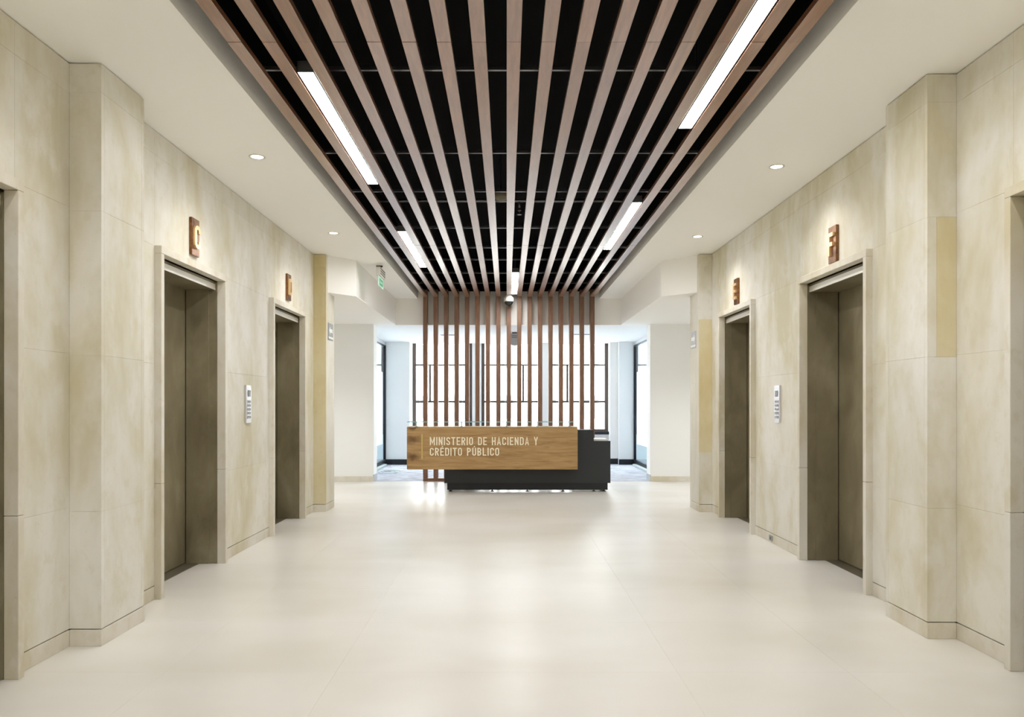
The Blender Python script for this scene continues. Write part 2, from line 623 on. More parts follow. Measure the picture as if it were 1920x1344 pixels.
# ================================================================== elevator doorways
def doorway(n, s, W, y0, y1, label):
    root = empty('door_%d' % n, (s * (W + 0.1), (y0 + y1) / 2, 0), label, 'elevator door', kind='structure')
    ZT = 2.231
    f = W - 0.045                    # proud stone surround
    j = 0.042
    # stone surround: two jambs of stacked pieces and a lintel
    for (a, b) in ((y0 - j, y0), (y1, y1 + j)):
        for lo, hi in ((0.0, 0.745), (0.747, ZT)):
            box('stone_jamb', s * f, s * (W + 0.022), a, b, lo, hi, M_trimstone, root, 0.002)
    box('stone_lintel', s * f, s * (W + 0.022), y0 - j, y1 + j, ZT + 0.001, 2.282, M_trimstone, root, 0.002)
    # metal jambs: outer lighter strip and inner lining with a small step
    bm = bmesh.new()
    for (a, b, c_) in ((y0 - j + 0.001, y0 + 0.004, y0 + 0.014), (y1 + j - 0.001, y1 - 0.004, y1 - 0.014)):
        add_box(bm, s * (W + 0.023), s * (W + 0.085), a, b, 0.003, 2.22)
        add_box(bm, s * (W + 0.085), s * (W + 0.262), a, c_, 0.003, 2.22)
    from_bm('metal_jamb', bm, M_bronze, root)
    bm = bmesh.new()
    add_box(bm, s * (W + 0.040), s * (W + 0.285), y0 - 0.03, y1 + 0.03, 2.165, 2.228)
    from_bm('metal_header', bm, M_bronze, root)
    bm = bmesh.new()
    add_box(bm, s * (W + 0.034), s * (W + 0.040), y0 + 0.004, y1 - 0.004, 2.163, 2.208)
    from_bm('header_band', bm, M_steelband, root)
    ym = (y0 + y1) / 2
    for a, b in ((y0 - 0.02, ym - 0.002), (ym + 0.002, y1 + 0.02)):
        box('door_panel', s * (W + 0.27), s * (W + 0.30), a, b, 0.008, 2.21, M_bronze, root, 0.001)
    box('door_sill', s * (W + 0.16), s * (W + 0.33), y0, y1, -0.010, 0.004, M_sill, root)
    return root


doorway(1, -1, XL, *OPEN_L[0], 'bronze elevator doorway cut off by the left edge of the picture')
doorway(2, -1, XL, *OPEN_L[1], 'bronze elevator doorway in stone surround under the letter C plate')
doorway(3, -1, XL, *OPEN_L[2], 'bronze elevator doorway in stone surround under the letter D plate')
doorway(4, 1, XR, *OPEN_R[0], 'bronze elevator doorway cut off by the right edge of the picture')
doorway(5, 1, XR, *OPEN_R[1], 'bronze elevator doorway in stone surround under the letter F plate')
doorway(6, 1, XR, *OPEN_R[2], 'bronze elevator doorway in stone surround under the letter E plate')

# ================================================================== ceilings
RL, RR = -1.482, 1.545        # edges of the slat recess
YB = 12.44                    # face of the beam at the end
ceiling = empty('ceiling', (0, 4.5, ZC), 'white plaster ceiling framing the slatted recess', 'ceiling', kind='structure')
box('ceiling_board', -2.72, RL, YN, YB, ZC, ZC + 0.16, M_ceil, ceiling)
box('ceiling_board', RR, 2.86, YN, YB, ZC, ZC + 0.16, M_ceil, ceiling)
box('recess_lid', -2.7, 2.85, YN, YB + 0.2, ZC + 0.70, ZC + 0.74, M_plenum, ceiling)
box('recess_liner', RL - 0.03, RL, YN, YB, ZC + 0.16, ZC + 0.70, M_plenum, ceiling)
box('recess_liner', RR, RR + 0.03, YN, YB, ZC + 0.16, ZC + 0.70, M_plenum, ceiling)
box('recess_liner', RL, RR, YB, YB + 0.02, ZC + 0.12, ZC + 0.70, M_plenum, ceiling)
box('beam', -5.2, 5.2, YB, YB + 0.12, ZS, ZC + 0.3, M_ceil, ceiling)
# lowered ceilings over the side corridors, with a splayed front fascia
for s, W, pr, xi in ((-1, XL, 0.145, 1.85), (1, XR, 0.15, 1.90)):
    bm = bmesh.new()
    pts = [(s * (W - pr + 0.001), 8.86), (s * xi, 9.18), (s * xi, YB), (s * 5.2, YB), (s * 5.2, 9.2), (s * (W - pr + 0.001), 9.2)]
    add_prism(bm, pts, 'z', ZS, ZC + 0.01)
    from_bm('soffit', bm, M_ceil, ceiling)
box('rear_ceiling_board', -5.2, 5.2, YB + 0.12, YW + 0.25, ZS, ZS + 0.2, M_white, ceiling)

# rear wall behind the viewer
rear = box('wall_rear', -2.8, 2.9, YN - 0.12, YN, 0, ZC + 0.75, M_ceil)
tag(rear, 'plain pale wall closing the hall behind the viewer', 'wall', kind='structure')

# ================================================================== white walls at the far end
wb = empty('wall_back', (0, YE, 0), 'white plaster walls at the end of the hall', 'wall', kind='structure')
for s, xa, nm in ((-1, 2.19, 'l'), (1, 2.365, 'r')):
    box('wall_block', s * xa, s * 5.2, YE, YE + 0.30, 0, ZS, M_white, wb)
    box('baseboard', s * xa, s * 5.0, YE - 0.012, YE, 0.0, 0.085, M_trimstone, wb, 0.002)
    box('corridor_wall', s * 2.3, s * 5.2, 9.08, 9.2, 0, ZC, M_white, wb)
    box('corridor_end_wall', s * 5.1, s * 5.2, 9.2, YW + 0.2, 0, ZS, M_white, wb)
    box('metal_base_cap', s * (xa - 0.006), s * (xa + 0.01), YE - 0.006, YE + 0.30, 0.0, 0.11, M_greyhead, wb)

# window wall
ww = empty('wall_window', (0, YW, 0), 'white window wall of the room behind the reception', 'wall', kind='structure')
ZSILL = H - 0.56
PX = [(-2.03, -0.745), (-0.545, 0.755), (0.905, 2.19)]       # window openings
PXO = [(-4.9, -2.64), (2.77, 4.9)]                              # side office windows, added to let sky light in behind the partitions
box('wall_block', -5.2, 5.2, YW, YW + 0.22, 0, ZSILL, M_white, ww)
cols = [(-5.2, -4.9), (-2.64, -2.03), (-0.745, -0.545), (0.755, 0.905), (2.19, 2.77), (4.9, 5.2)]
for a, b in cols:
    box('wall_pier', a, b, YW, YW + 0.22, ZSILL, ZS, M_white, ww)
box('wall_column', -2.57, -2.05, 15.77, YW, 0, ZS, M_white, ww)
box('wall_column', 2.37, 2.72, 15.77, YW, 0, ZS, M_white, ww)
box('wall_column', 2.20, 2.37, 15.90, YW, 0, ZS, M_white, ww)
box('skirting', -2.57, -2.045, 15.755, 15.77, 0.002, 0.113, M_navy, ww)
box('skirting', -2.045, 2.2, YW - 0.015, YW, 0.002, 0.113, M_navy, ww)
box('skirting', 2.37, 2.72, 15.755, 15.77, 0.002, 0.113, M_navy, ww)
box('skirting', 2.19, 2.37, 15.885, 15.90, 0.002, 0.119, M_navy, ww)


def window(n, x0, x1, mull, label, parts=True, tz=(0.08, 0.874)):
    w = empty('window_%d' % n, ((x0 + x1) / 2, YW, ZSILL), label, 'window', kind='structure')
    fy0, fy1 = YW + 0.03, YW + 0.09
    fw = 0.07
    box('frame_stile', x0, x0 + fw, fy0, fy1, ZSILL, ZS, M_frame, w)
    box('frame_stile', x1 - fw, x1, fy0, fy1, ZSILL, ZS, M_frame, w)
    box('frame_rail', x0 + fw, x1 - fw, fy0, fy1, ZSILL, ZSILL + 0.05, M_frame, w)
    zb = [ZSILL + 0.05]
    for t, th in ((tz[0], 0.045), (tz[1], 0.03)):
        box('transom', x0 + fw, x1 - fw, fy0, fy1, H + t - th / 2, H + t + th / 2, M_frame, w)
        zb += [H + t - th / 2, H + t + th / 2]
    zb.append(ZS)
    gy0, gy1 = YW + 0.055, YW + 0.061
    box('pane', x0 + fw, x1 - fw, gy0, gy1, zb[0], zb[1], M_glass, w)
    if mull:
        box('mullion', mull - 0.02, mull + 0.02, fy0, fy1, zb[2], zb[3], M_frame, w)
        box('pane', x0 + fw, mull - 0.02, gy0, gy1, zb[2], zb[3], M_glass, w)
        box('pane', mull + 0.02, x1 - fw, gy0, gy1, zb[2], zb[3], M_glass, w)
    else:
        box('pane', x0 + fw, x1 - fw, gy0, gy1, zb[2], zb[3], M_glass, w)
    box('pane', x0 + fw, x1 - fw, gy0, gy1, zb[4], zb[5], M_glass, w)
    box('window_sill', x0 - 0.02, x1 + 0.04, YW - 0.06, YW + 0.03, ZSILL - 0.065, ZSILL, M_navy, w, 0.004)
    return w


window(1, *PX[0], -1.656, 'dark framed window bay behind the left part of the slat screen')
window(2, *PX[1], 0.357, 'dark framed window bay behind the middle of the slat screen')
window(3, *PX[2], 1.311, 'dark framed window bay behind the right part of the slat screen')
window(4, *PXO[0], None, 'added window giving sky light to the side office behind the left glass partition')
window(5, *PXO[1], None, 'added window giving sky light to the side office behind the right glass partition')


def partition(n, s, X, label):
    w = empty('window_%d' % n, (s * X, 14.2, 0), label, 'glass partition', kind='structure')
    ya, yb = YE + 0.30, 15.77
    box('header_rail', s * (X - 0.02), s * (X + 0.05), ya, yb, ZS - 0.075, ZS - 0.002, M_greyhead, w)
    box('frame_rail', s * (X - 0.02), s * (X + 0.03), ya, yb, ZS - 0.10, ZS - 0.075, M_navy, w)
    box('bottom_rail', s * (X - 0.02), s * (X + 0.03), ya, yb, 0.003, 0.113, M_navy, w)
    for y in (yb - 0.045, 14.2, ya):
        box('frame_stile', s * (X - 0.02), s * (X + 0.03), y, y + 0.045, 0.113, ZS - 0.10, M_navy, w)
    for a, b in ((ya + 0.045, 14.2), (14.245, yb - 0.045)):
        box('pane', s * X, s * (X + 0.01), a, b, 0.113, ZS - 0.10, M_glass_blue, w)
        box('frosted_film', s * (X - 0.003), s * (X - 0.001), a + 0.02, b - 0.25, 0.45, 1.94, M_film, w)
    return w


partition(6, -1, 2.57, 'dark framed glass partition left of the reception desk')
partition(7, 1, 2.70, 'dark framed glass partition right of the reception desk')

# ================================================================== slatted ceiling and slat screen
PITCH = 0.1723
SW = 0.0707
SD = 0.032
ZL = H + 1.79
slc = empty('slat_ceiling', (0, 4.5, ZL), 'brown wood slat ceiling with long dark gaps above the hall', 'slat ceiling')
cuts = [YN, -5.66, -0.99, 3.68, 8.35, YE - 0.005]
for i in range(-8, 9):
    for a, b in zip(cuts[:-1], cuts[1:]):
        dz = random.uniform(-0.0012, 0.0012)
        box('slat', i * PITCH, i * PITCH + SW, a + 0.0012, b - 0.0012, ZL + dz, ZL + SD + dz, M_slat, slc, 0.0015)
for y in (-5.0, -3.4, -1.6, -0.2, 1.4, 2.9, 4.25, 5.65, 6.67, 8.04, 9.05, 9.8, 10.8, 11.7):
    bm = bmesh.new()
    z = ZL + 0.12
    add_box(bm, RL + 0.02, RR - 0.02, y, y + 0.02, z, z + 0.003)
    add_box(bm, RL + 0.02, RR - 0.02, y, y + 0.003, z + 0.003, z + 0.02)
    add_box(bm, RL + 0.02, RR - 0.02, y + 0.017, y + 0.02, z + 0.003, z + 0.02)
    from_bm('cross_rail', bm, M_rail, slc)

scr = empty('slat_screen', (0, YE + 0.07, 0), 'brown vertical slat screen hanging behind the reception desk', 'slat screen')
for i in range(-8, 9):
    box('slat', i * PITCH, i * PITCH + SW, YE, YE + 0.125, 0.052, ZL + 0.12, M_slat_v, scr, 0.0015)
box('base_rail', -8 * PITCH, 8 * PITCH + SW, YE, YE + 0.125, 0.0035, 0.050, M_slat_v, scr, 0.001)

# pipe and detector in the ceiling void
pipe = empty('sprinkler_pipe', (0.1, 7.55, ZL + 0.30), 'thin grey sprinkler pipe with hanging head above the slats', 'pipe')
bm = bmesh.new()
add_tube(bm, [(-1.40, 7.62, ZL + 0.30), (1.40, 7.62, ZL + 0.30)], 0.016, 10)
from_bm('pipe', bm, M_rail, pipe, True)
bm = bmesh.new()
add_tube(bm, [(0.13, 7.62, ZL + 0.30), (0.13, 7.62, ZL + 0.23)], 0.010, 10)
add_lathe(bm, [(0, 3.25), (0.018, 3.25), (0.018, 3.235), (0.006, 3.23), (0.006, 3.205), (0.022, 3.2), (0.022, 3.196), (0, 3.196)], 0.13, 7.62, 14)
from_bm('sprinkler_head', bm, M_rail, pipe, True)
bm = bmesh.new()
for zz in (ZL + 0.33, ZL + 0.62):
    pass
add_box(bm, 0.5, 0.52, 7.61, 7.63, ZL + 0.315, ZC + 0.699)
from_bm('hanger', bm, M_darkmetal, pipe)
bm = bmesh.new()
add_lathe(bm, [(0, ZL + 0.30), (0.075, ZL + 0.30), (0.085, ZL + 0.275), (0.05, ZL + 0.235), (0.0, ZL + 0.225)], -0.055, 7.35, 24)
det = from_bm('smoke_detector', bm, M_detector, None, True)
det_stem = bmesh.new()
add_tube(det_stem, [(-0.055, 7.35, ZL + 0.30), (-0.055, 7.35, ZC + 0.699)], 0.008, 8)
from_bm('stem', det_stem, M_darkmetal, det)
tag(det, 'beige cone shaped detector hanging above the middle slats', 'detector')


# ------------------------------------------------------------------ linear lamps in the slots
def lamp(slot, y0, y1, label):
    xa = slot * PITCH + SW + 0.007
    xb = (slot + 1) * PITCH - 0.007
    o = empty('linear_lamp', ((xa + xb) / 2, (y0 + y1) / 2, ZL + 0.03), label, 'ceiling lamp', 'linear lamps between the ceiling slats')
    bm = bmesh.new()
    add_box(bm, xa, xa + 0.003, y0, y1, ZL + 0.004, ZL + 0.06)
    add_box(bm, xb - 0.003, xb, y0, y1, ZL + 0.004, ZL + 0.06)
    add_box(bm, xa, xb, y0, y0 + 0.003, ZL + 0.004, ZL + 0.06)
    add_box(bm, xa, xb, y1 - 0.003, y1, ZL + 0.004, ZL + 0.06)
    add_box(bm, xa, xb, y0, y1, ZL + 0.06, ZL + 0.065)
    from_bm('housing', bm, M_housing, o)
    box('diffuser', xa + 0.0035, xb - 0.0035, y0 + 0.004, y1 - 0.004, ZL + 0.006, ZL + 0.02, M_lamp, o)
    for yy in (y0 + 0.3, y1 - 0.3):
        box('suspension_rod', (xa + xb) / 2 - 0.003, (xa + xb) / 2 + 0.003, yy, yy + 0.006, ZL + 0.065, ZC + 0.70, M_darkmetal, o)


lamp(-7, 4.02, 6.06, 'bright linear lamp at the upper left of the slat ceiling')
lamp(-7, 7.70, 9.70, 'shorter looking linear lamp left, farther down the slat ceiling')
lamp(6, 2.80, 4.84, 'longest looking linear lamp at the upper right of the slat ceiling')
lamp(6, 6.60, 8.60, 'linear lamp right, second along the slat ceiling')
lamp(0, 10.08, 12.04, 'small linear lamp in the middle above the dome camera')
lamp(-7, 0.3, 2.3, 'added linear lamp, out of view in the left slot above the viewer')  # from here on, lamps added out of frame to light the hall
lamp(6, -1.0, 1.0, 'added linear lamp, out of view in the right slot above the viewer')
lamp(-7, -3.4, -1.4, 'added linear lamp, out of view in the left slot near the rear wall')
lamp(6, -4.8, -2.8, 'added linear lamp, out of view in the right slot near the rear wall')


def downlight(x, y, z, label, power=1.0, tone=(1.0, 0.97, 0.92), group='recessed downlights'):
    o = empty('downlight', (x, y, z), label, 'downlight', group)
    bm = bmesh.new()
    add_lathe(bm, [(0.056, z - 0.0005), (0.058, z - 0.004), (0.044, z - 0.005), (0.042, z - 0.001)], x, y, 28)
    from_bm('trim_ring', bm, M_ring, o, True)
    bm = bmesh.new()
    add_lathe(bm, [(0.0, z - 0.003), (0.0415, z - 0.003), (0.0415, z - 0.001), (0, z - 0.001)], x, y, 28)
    from_bm('lens', bm, M_lens, o)
    ld = bpy.data.lights.new('downlight_beam', 'SPOT')
    ld.energy = SPOT * power
    ld.color = tone
    ld.spot_size = math.radians(125)
    ld.spot_blend = 0.9
    ld.shadow_soft_size = 0.04
    lo = bpy.data.objects.new('downlight_beam', ld)
    link(lo, (x, y, z - 0.02), o)


downlight(-1.785, 5.34, ZC, 'round downlight in the left ceiling near the letter C plate')
downlight(-1.785, 7.70, ZC, 'round downlight in the left ceiling near the letter D plate')
downlight(2.01, 5.56, ZC, 'round downlight in the right ceiling near the letter F plate')
downlight(2.01, 7.86, ZC, 'round downlight in the right ceiling near the letter E plate')
downlight(-1.785, 2.88, ZC, 'round downlight in the left ceiling beside the viewer')
downlight(2.01, 2.98, ZC, 'round downlight in the right ceiling beside the viewer')
for s in (-1, 1):  # added downlights, unseen, brightening the side corridors and far walls
    downlight(s * 2.7, 10.8, ZS, 'added round downlight under the lowered ceiling of the %s corridor' % ('left' if s < 0 else 'right'), 2.6, (0.98, 0.99, 1.0))
    downlight(s * 4.0, 10.8, ZS, 'added round downlight deep in the %s corridor' % ('left' if s < 0 else 'right'), 2.6, (0.98, 0.99, 1.0))

# slim air diffusers in the rear ceiling
for x, y, w, lab in ((-1.10, 14.1, 0.16, 'left'), (1.45, 14.0, 0.2, 'right')):
    o = empty('air_diffuser', (x, y, ZS), 'slim white air diffuser in the rear ceiling, %s of the hanging grey device' % lab, 'air diffuser', 'rear ceiling diffusers')
    box('frame', x - w, x + w, y, y + 0.12, ZS - 0.008, ZS - 0.0005, M_greyhead, o)
    for k in range(3):
        box('slot', x - w + 0.02, x + w - 0.02, y + 0.02 + 0.03 * k, y + 0.032 + 0.03 * k, ZS - 0.0095, ZS - 0.0075, M_darkline, o)


# ================================================================== stroke lettering
def arc(cx, cy, rx, ry, a0, a1, n=6):
    return [(cx + rx * math.cos(math.radians(a0 + (a1 - a0) * k / n)), cy + ry * math.sin(math.radians(a0 + (a1 - a0) * k / n)))
            for k in range(n + 1)]


def glyph(ch):
    """strokes on a unit cap height; returns (strokes, width)"""
    w = 0.46
    t = 0.075
    x0, x1, y0, y1 = t, w - t, t, 1 - t
    r = (x1 - x0) / 2
    cx = (x0 + x1) / 2
    O = arc(cx, y1 - r, r, r, 0, 180) + arc(cx, y0 + r, r, r, 180, 360) + [(x1, y1 - r)]
    C = [(x1, 0.68)] + arc(cx, y1 - r, r, r, 0, 180) + arc(cx, y0 + r, r, r, 180, 360) + [(x1, 0.32)]
    if ch == 'M':
        w2 = 0.60
        return [[(t, 0), (t, 1)], [(t, y1), (w2 / 2, 0.25), (w2 - t, y1)], [(w2 - t, 0), (w2 - t, 1)]], w2
    if ch == 'I':
        return [[(t, 0), (t, 1)]], 2 * t
    if ch == 'N':
        return [[(x0, 0), (x0, 1)], [(x0, y1), (x1, y0)], [(x1, 0), (x1, 1)]], w
    if ch == 'S':
        return [[(x1, 0.72)] + arc(cx, y1 - r, r, r, 0, 180, 6) + [(x0 + 0.02, 0.62), (x1 - 0.02, 0.38)]
                + [(x1, y0 + r)] + arc(cx, y0 + r, r, r, 0, -180, 6) + [(x0, 0.28)]], w
    if ch == 'T':
        return [[(0, y1), (w, y1)], [(w / 2, 0), (w / 2, y1)]], w
    if ch == 'E':
        return [[(x0, 0), (x0, 1)], [(x0, y1), (w - 0.03, y1)], [(x0, 0.5), (w - 0.08, 0.5)], [(x0, y0), (w - 0.03, y0)]], w - 0.03
    if ch == 'F':
        return [[(x0, 0), (x0, 1)], [(x0, y1), (w - 0.03, y1)], [(x0, 0.5), (w - 0.08, 0.5)]], w - 0.03
    if ch == 'L':
        return [[(x0, 0), (x0, 1)], [(x0, y0), (w - 0.03, y0)]], w - 0.03
    if ch in 'RPB':
        rr = (y1 - 0.5) / 2
        bow = [(x0, y1), (x1 - rr, y1)] + arc(x1 - rr, y1 - rr, rr, rr, 90, -90) + [(x0, 0.5)]
        st = [[(x0, 0), (x0, 1)], bow]
        if ch == 'R':
            st.append([(cx - 0.02, 0.5), (x1, 0)])
        if ch == 'B':
            st.append([(x0, 0.5), (x1 - rr, 0.5)] + arc(x1 - rr, y0 + rr, rr, rr, 90, -90) + [(x0, y0)])
        return st, w
    if ch == 'O':
        return [O], w
    if ch == 'D':
        return [[(x0, 0), (x0, 1)], [(x0, y1), (cx, y1)] + arc(cx, y1 - r, r, r, 90, 0) + arc(cx, y0 + r, r, r, 0, -90) + [(x0, y0)]], w
    if ch == 'H':
        return [[(x0, 0), (x0, 1)], [(x1, 0), (x1, 1)], [(x0, 0.5), (x1, 0.5)]], w
    if ch == 'A':
        return [[(0.06, 0), (w / 2, 1 - t * 0.6), (w - 0.06, 0)], [(0.12, 0.28), (w - 0.12, 0.28)]], w
    if ch == 'C':
        return [C], w
    if ch == 'Y':
        return [[(0.06, 1), (w / 2, 0.45), (w - 0.06, 1)], [(w / 2, 0), (w / 2, 0.45)]], w
    if ch == 'U':
        return [[(x0, 1), (x0, y0 + r)] + arc(cx, y0 + r, r, r, 180, 360) + [(x1, 1)]], w
    if ch == "'":
        return [[(0.20, 1.06), (0.30, 1.22)]], w
    return [], 0.30


def ribbon(pts, hw):
    """closed outline of a stroked polyline, mitred"""
    L_, R_ = [], []
    n = len(pts)
    for i, p in enumerate(pts):
        p = Vector(p)
        d0 = (p - Vector(pts[i - 1])).normalized() if i > 0 else None
        d1 = (Vector(pts[i + 1]) - p).normalized() if i < n - 1 else None
        if d0 is None:
            d0 = d1
        if d1 is None:
            d1 = d0
        t = (d0 + d1)
        t = t.normalized() if t.length > 1e-5 else d1
        nrm = Vector((-t.y, t.x))
        k = 1.0 / max(0.45, nrm.dot(Vector((-d1.y, d1.x))))
        L_.append(p + nrm * hw * k)
        R_.append(p - nrm * hw * k)
    return L_, R_


def add_glyph(bm, ch, to3, hw, d0, d1):
    """to3(u, v, d) maps glyph space and depth to world"""
    strokes, w = glyph(ch)
    for k, st in enumerate(strokes):
        clean = [st[0]]
        for q in st[1:]:
            if (Vector(q) - Vector(clean[-1])).length > 1e-4:
                clean.append(q)
        L_, R_ = ribbon(clean, hw)
        e = 0.0006 * k                       # overlapping strokes never share a plane
        n = len(clean)
        lf = [bm.verts.new(to3(q.x, q.y, d1 + e)) for q in L_]
        rf = [bm.verts.new(to3(q.x, q.y, d1 + e)) for q in R_]
        lb = [bm.verts.new(to3(q.x, q.y, d0)) for q in L_]
        rb = [bm.verts.new(to3(q.x, q.y, d0)) for q in R_]
        for i in range(n - 1):
            bm.faces.new((lf[i], lf[i + 1], rf[i + 1], rf[i]))
            bm.faces.new((lb[i], rb[i], rb[i + 1], lb[i + 1]))
            bm.faces.new((lf[i], lb[i], lb[i + 1], lf[i + 1]))
            bm.faces.new((rf[i], rf[i + 1], rb[i + 1], rb[i]))
        bm.faces.new((lf[0], rf[0], rb[0], lb[0]))
        bm.faces.new((lf[-1], lb[-1], rb[-1], rf[-1]))
    bmesh.ops.recalc_face_normals(bm, faces=list(bm.faces))
    return w


# ================================================================== reception desk
desk = empty('reception_desk', (0.2, 11.1, 0), 'reception desk with golden wood front panel and black base', 'reception desk')
YP = 10.60                       # wood front
FX0, FX1 = -1.417, 1.008
panel = box('front_panel', FX0, FX1, YP, YP + 0.05, 0.341, 0.947, M_deskwood, desk, 0.003)
bm = bmesh.new()                 # returns of the wood counter box
add_box(bm, FX0, FX0 + 0.04, YP + 0.051, YP + 0.42, 0.341, 0.947)
add_box(bm, FX0 + 0.041, FX1, YP + 0.051, YP + 0.42, 0.341, 0.375)
add_box(bm, FX0 + 0.041, FX1, YP + 0.051, YP + 0.42, 0.925, 0.9465)
from_bm('counter_box', bm, M_deskwood, desk)
bm = bmesh.new()
add_box(bm, 1.02, 1.262, 10.881, 11.15, 0.735, 0.895)
add_box(bm, 1.262, 1.504, 10.881, 11.15, 0.702, 0.7345)
from_bm('shoulder', bm, M_deskblack, desk)
# black body: long low part, tall shoulder and right return
bm = bmesh.new()
add_prism(bm, [(-0.903, 0.126), (1.504, 0.126), (1.504, 0.735), (1.262, 0.735), (1.262, 0.895), (1.02, 0.895), (1.02, 0.325), (-0.903, 0.325)],
          'y', 10.82, 10.88)
from_bm('body', bm, M_deskblack, desk)
bm = bmesh.new()
add_box(bm, -0.903, -0.45, 11.151, 11.75, 0.126, 0.70)
from_bm('pedestal', bm, M_deskblack, desk)
bm = bmesh.new()
add_box(bm, 1.05, 1.504, 11.151, 11.75, 0.126, 0.70)
from_bm('pedestal', bm, M_deskblack, desk)
bm = bmesh.new()
add_box(bm, -0.864, 1.466, 10.84, 10.86, 0.026, 0.125)
add_box(bm, -0.864, -0.844, 10.86, 11.70, 0.026, 0.125)
add_box(bm, 1.446, 1.466, 10.86, 11.70, 0.026, 0.125)
from_bm('plinth', bm, M_plinth, desk)
for x_, y_ in [(-0.82, 10.88), (-0.21, 10.88), (0.30, 10.88), (0.82, 10.88), (1.27, 10.88), (1.42, 10.88),
               (-0.82, 11.6), (1.42, 11.6)]:
    bm = bmesh.new()
    add_lathe(bm, [(0, 0.0258), (0.008, 0.0258), (0.008, 0.014), (0.024, 0.008), (0.026, 0.0), (0, 0.0)], x_, y_, 14)
    from_bm('levelling_foot', bm, M_rubber, desk)
box('worktop', -0.92, 1.50, 11.152, 11.82, 0.702, 0.734, M_worktop, desk, 0.002)
box('glass_shelf', FX0, FX1 + 0.0, YP + 0.02, YP + 0.34, 1.010, 1.022, M_shelfglass, desk)
box('glass_edge', FX0, FX1, YP + 0.018, YP + 0.020, 1.010, 1.022, mat('teal_glass_edge', srgb(150, 196, 200), 0.2), desk)
for x_ in (-1.30, -0.65, 0.0, 0.45, 0.90):
    bm = bmesh.new()
    add_lathe(bm, [(0, 0.9472), (0.017, 0.9472), (0.017, 0.955), (0.009, 0.957), (0.009, 1.001), (0.015, 1.003), (0.015, 1.0098), (0, 1.0098)], x_, YP + 0.15, 14)
    from_bm('shelf_standoff', bm, M_steel, desk, False)
box('accent_bar', -1.212, -1.188, YP - 0.016, YP - 0.0005, 0.492, 0.848, M_bar, panel, 0.002)


def write_line(text, x0, width, zb, cap):
    out = []
    adv = 0.13
    tot = 0.0
    for ch in text:
        if ch == "'":
            continue
        tot += glyph(ch)[1] + adv
    tot -= adv
    k = width / tot
    u = 0.0
    pend = None
    i = 0
    while i < len(text):
        ch = text[i]
        _, w = glyph(ch)
        acc = i + 1 < len(text) and text[i + 1] == "'"
        if ch != ' ':
            bm = bmesh.new()
            f3 = lambda a, b, d, u=u: (x0 + (u + a) * k, YP - d, zb + b * cap)
            add_glyph(bm, ch, f3, 0.062, 0.0005, 0.014)
            if acc:
                add_glyph(bm, "'", f3, 0.05, 0.0005, 0.014)
            from_bm('letter', bm, M_letter, panel)
        u += w + adv
        i += 2 if acc else 1
    return out


write_line('MINISTERIO DE HACIENDA Y', -1.091, 1.534, H - 0.563, 0.114)
write_line("CRE'DITO PU'BLICO", -1.091, 0.985, H - 0.713, 0.113)

# a white sheaf lying on the low return of the desk
bm = bmesh.new()
add_box(bm, 1.27, 1.46, 10.86, 11.12, 0.7355, 0.752)
add_box(bm, 1.275, 1.455, 10.865, 11.125, 0.7521, 0.764)
o = from_bm('paper_stack', bm, M_worktop)
tag(o, 'small white paper stack on the low right end of the desk', 'paper stack')


# ================================================================== lift letter plates
def plate(ch, s, W, yc, zc, label):
    t = 0.022
    h, w = 0.268, 0.128
    o = empty('elevator_plate', (s * W, yc, zc - h / 2), label, 'sign plate', 'elevator letter plates')
    box('backplate', s * (W - 0.0005), s * (W - t), yc - w / 2, yc + w / 2, zc - h / 2, zc + h / 2, M_plate, o, 0.002)
    cap, k = 0.165, 0.165
    gw = glyph(ch)[1] * 1.25
    bm = bmesh.new()
    # seen from the hall, the writing runs toward +y on the left wall and toward -y on the right wall
    f3 = lambda a, b, d: (s * (W - t - d), yc - s * (a * 1.25 - gw / 2) * k, zc - cap / 2 + b * cap)
    add_glyph(bm, ch, f3, 0.085, 0.0, 0.016)
    from_bm('letter', bm, M_brass, o)
    return o


plate('C', -1, XL, 5.40, H + 1.215, 'bronze plate with raised letter C on the left stone wall')
plate('D', -1, XL, 7.73, H + 1.222, 'bronze plate with raised letter D on the left stone wall')
plate('F', 1, XR, 5.48, H + 1.18, 'bronze plate with raised letter F on the right stone wall')
plate('E', 1, XR, 7.79, H + 1.188, 'bronze plate with raised letter E on the right stone wall')


def call_panel(s, W, yc, zc, label):
    h, w, t = 0.33, 0.125, 0.016
    o = empty('call_panel', (s * W, yc, zc - h / 2), label, 'call panel', 'elevator call panels')
    box('faceplate', s * (W - 0.0005), s * (W - t), yc - w / 2, yc + w / 2, zc - h / 2, zc + h / 2, M_steel, o, 0.0015)
    xf = W - t
    box('display', s * (xf - 0.0005), s * (xf - 0.004), yc - 0.024, yc + 0.034, zc + 0.065, zc + 0.12, M_black, o)
    for r in range(5):
        z = zc + 0.022 - r * 0.034
        for c_ in (-1, 1):
            y = yc + c_ * 0.022
            b = box('button', s * (xf - 0.0005), s * (xf - 0.005), y - 0.016, y + 0.016, z - 0.012, z + 0.012, M_button, o, 0.001)
            box('mark', s * (xf - 0.0051), s * (xf - 0.0058), y - 0.006, y + 0.006, z - 0.006, z + 0.006, M_print, b)


call_panel(-1, XL, 6.53, 1.262, 'steel elevator call panel with keypad on the left stone wall')
call_panel(1, XR, 6.62, 1.262, 'steel elevator call panel with keypad on the right stone wall')

# socket on the right baseboard
o = empty('floor_socket', (XR, 6.80, 0.02), 'tiny grey socket on the right stone baseboard', 'socket')
box('cover', XR - 0.0015, XR - 0.008, 6.76, 6.84, 0.018, 0.068, M_signgrey, o, 0.001)
box('socket_hole', XR - 0.0081, XR - 0.009, 6.785, 6.815, 0.03, 0.056, M_print, o)


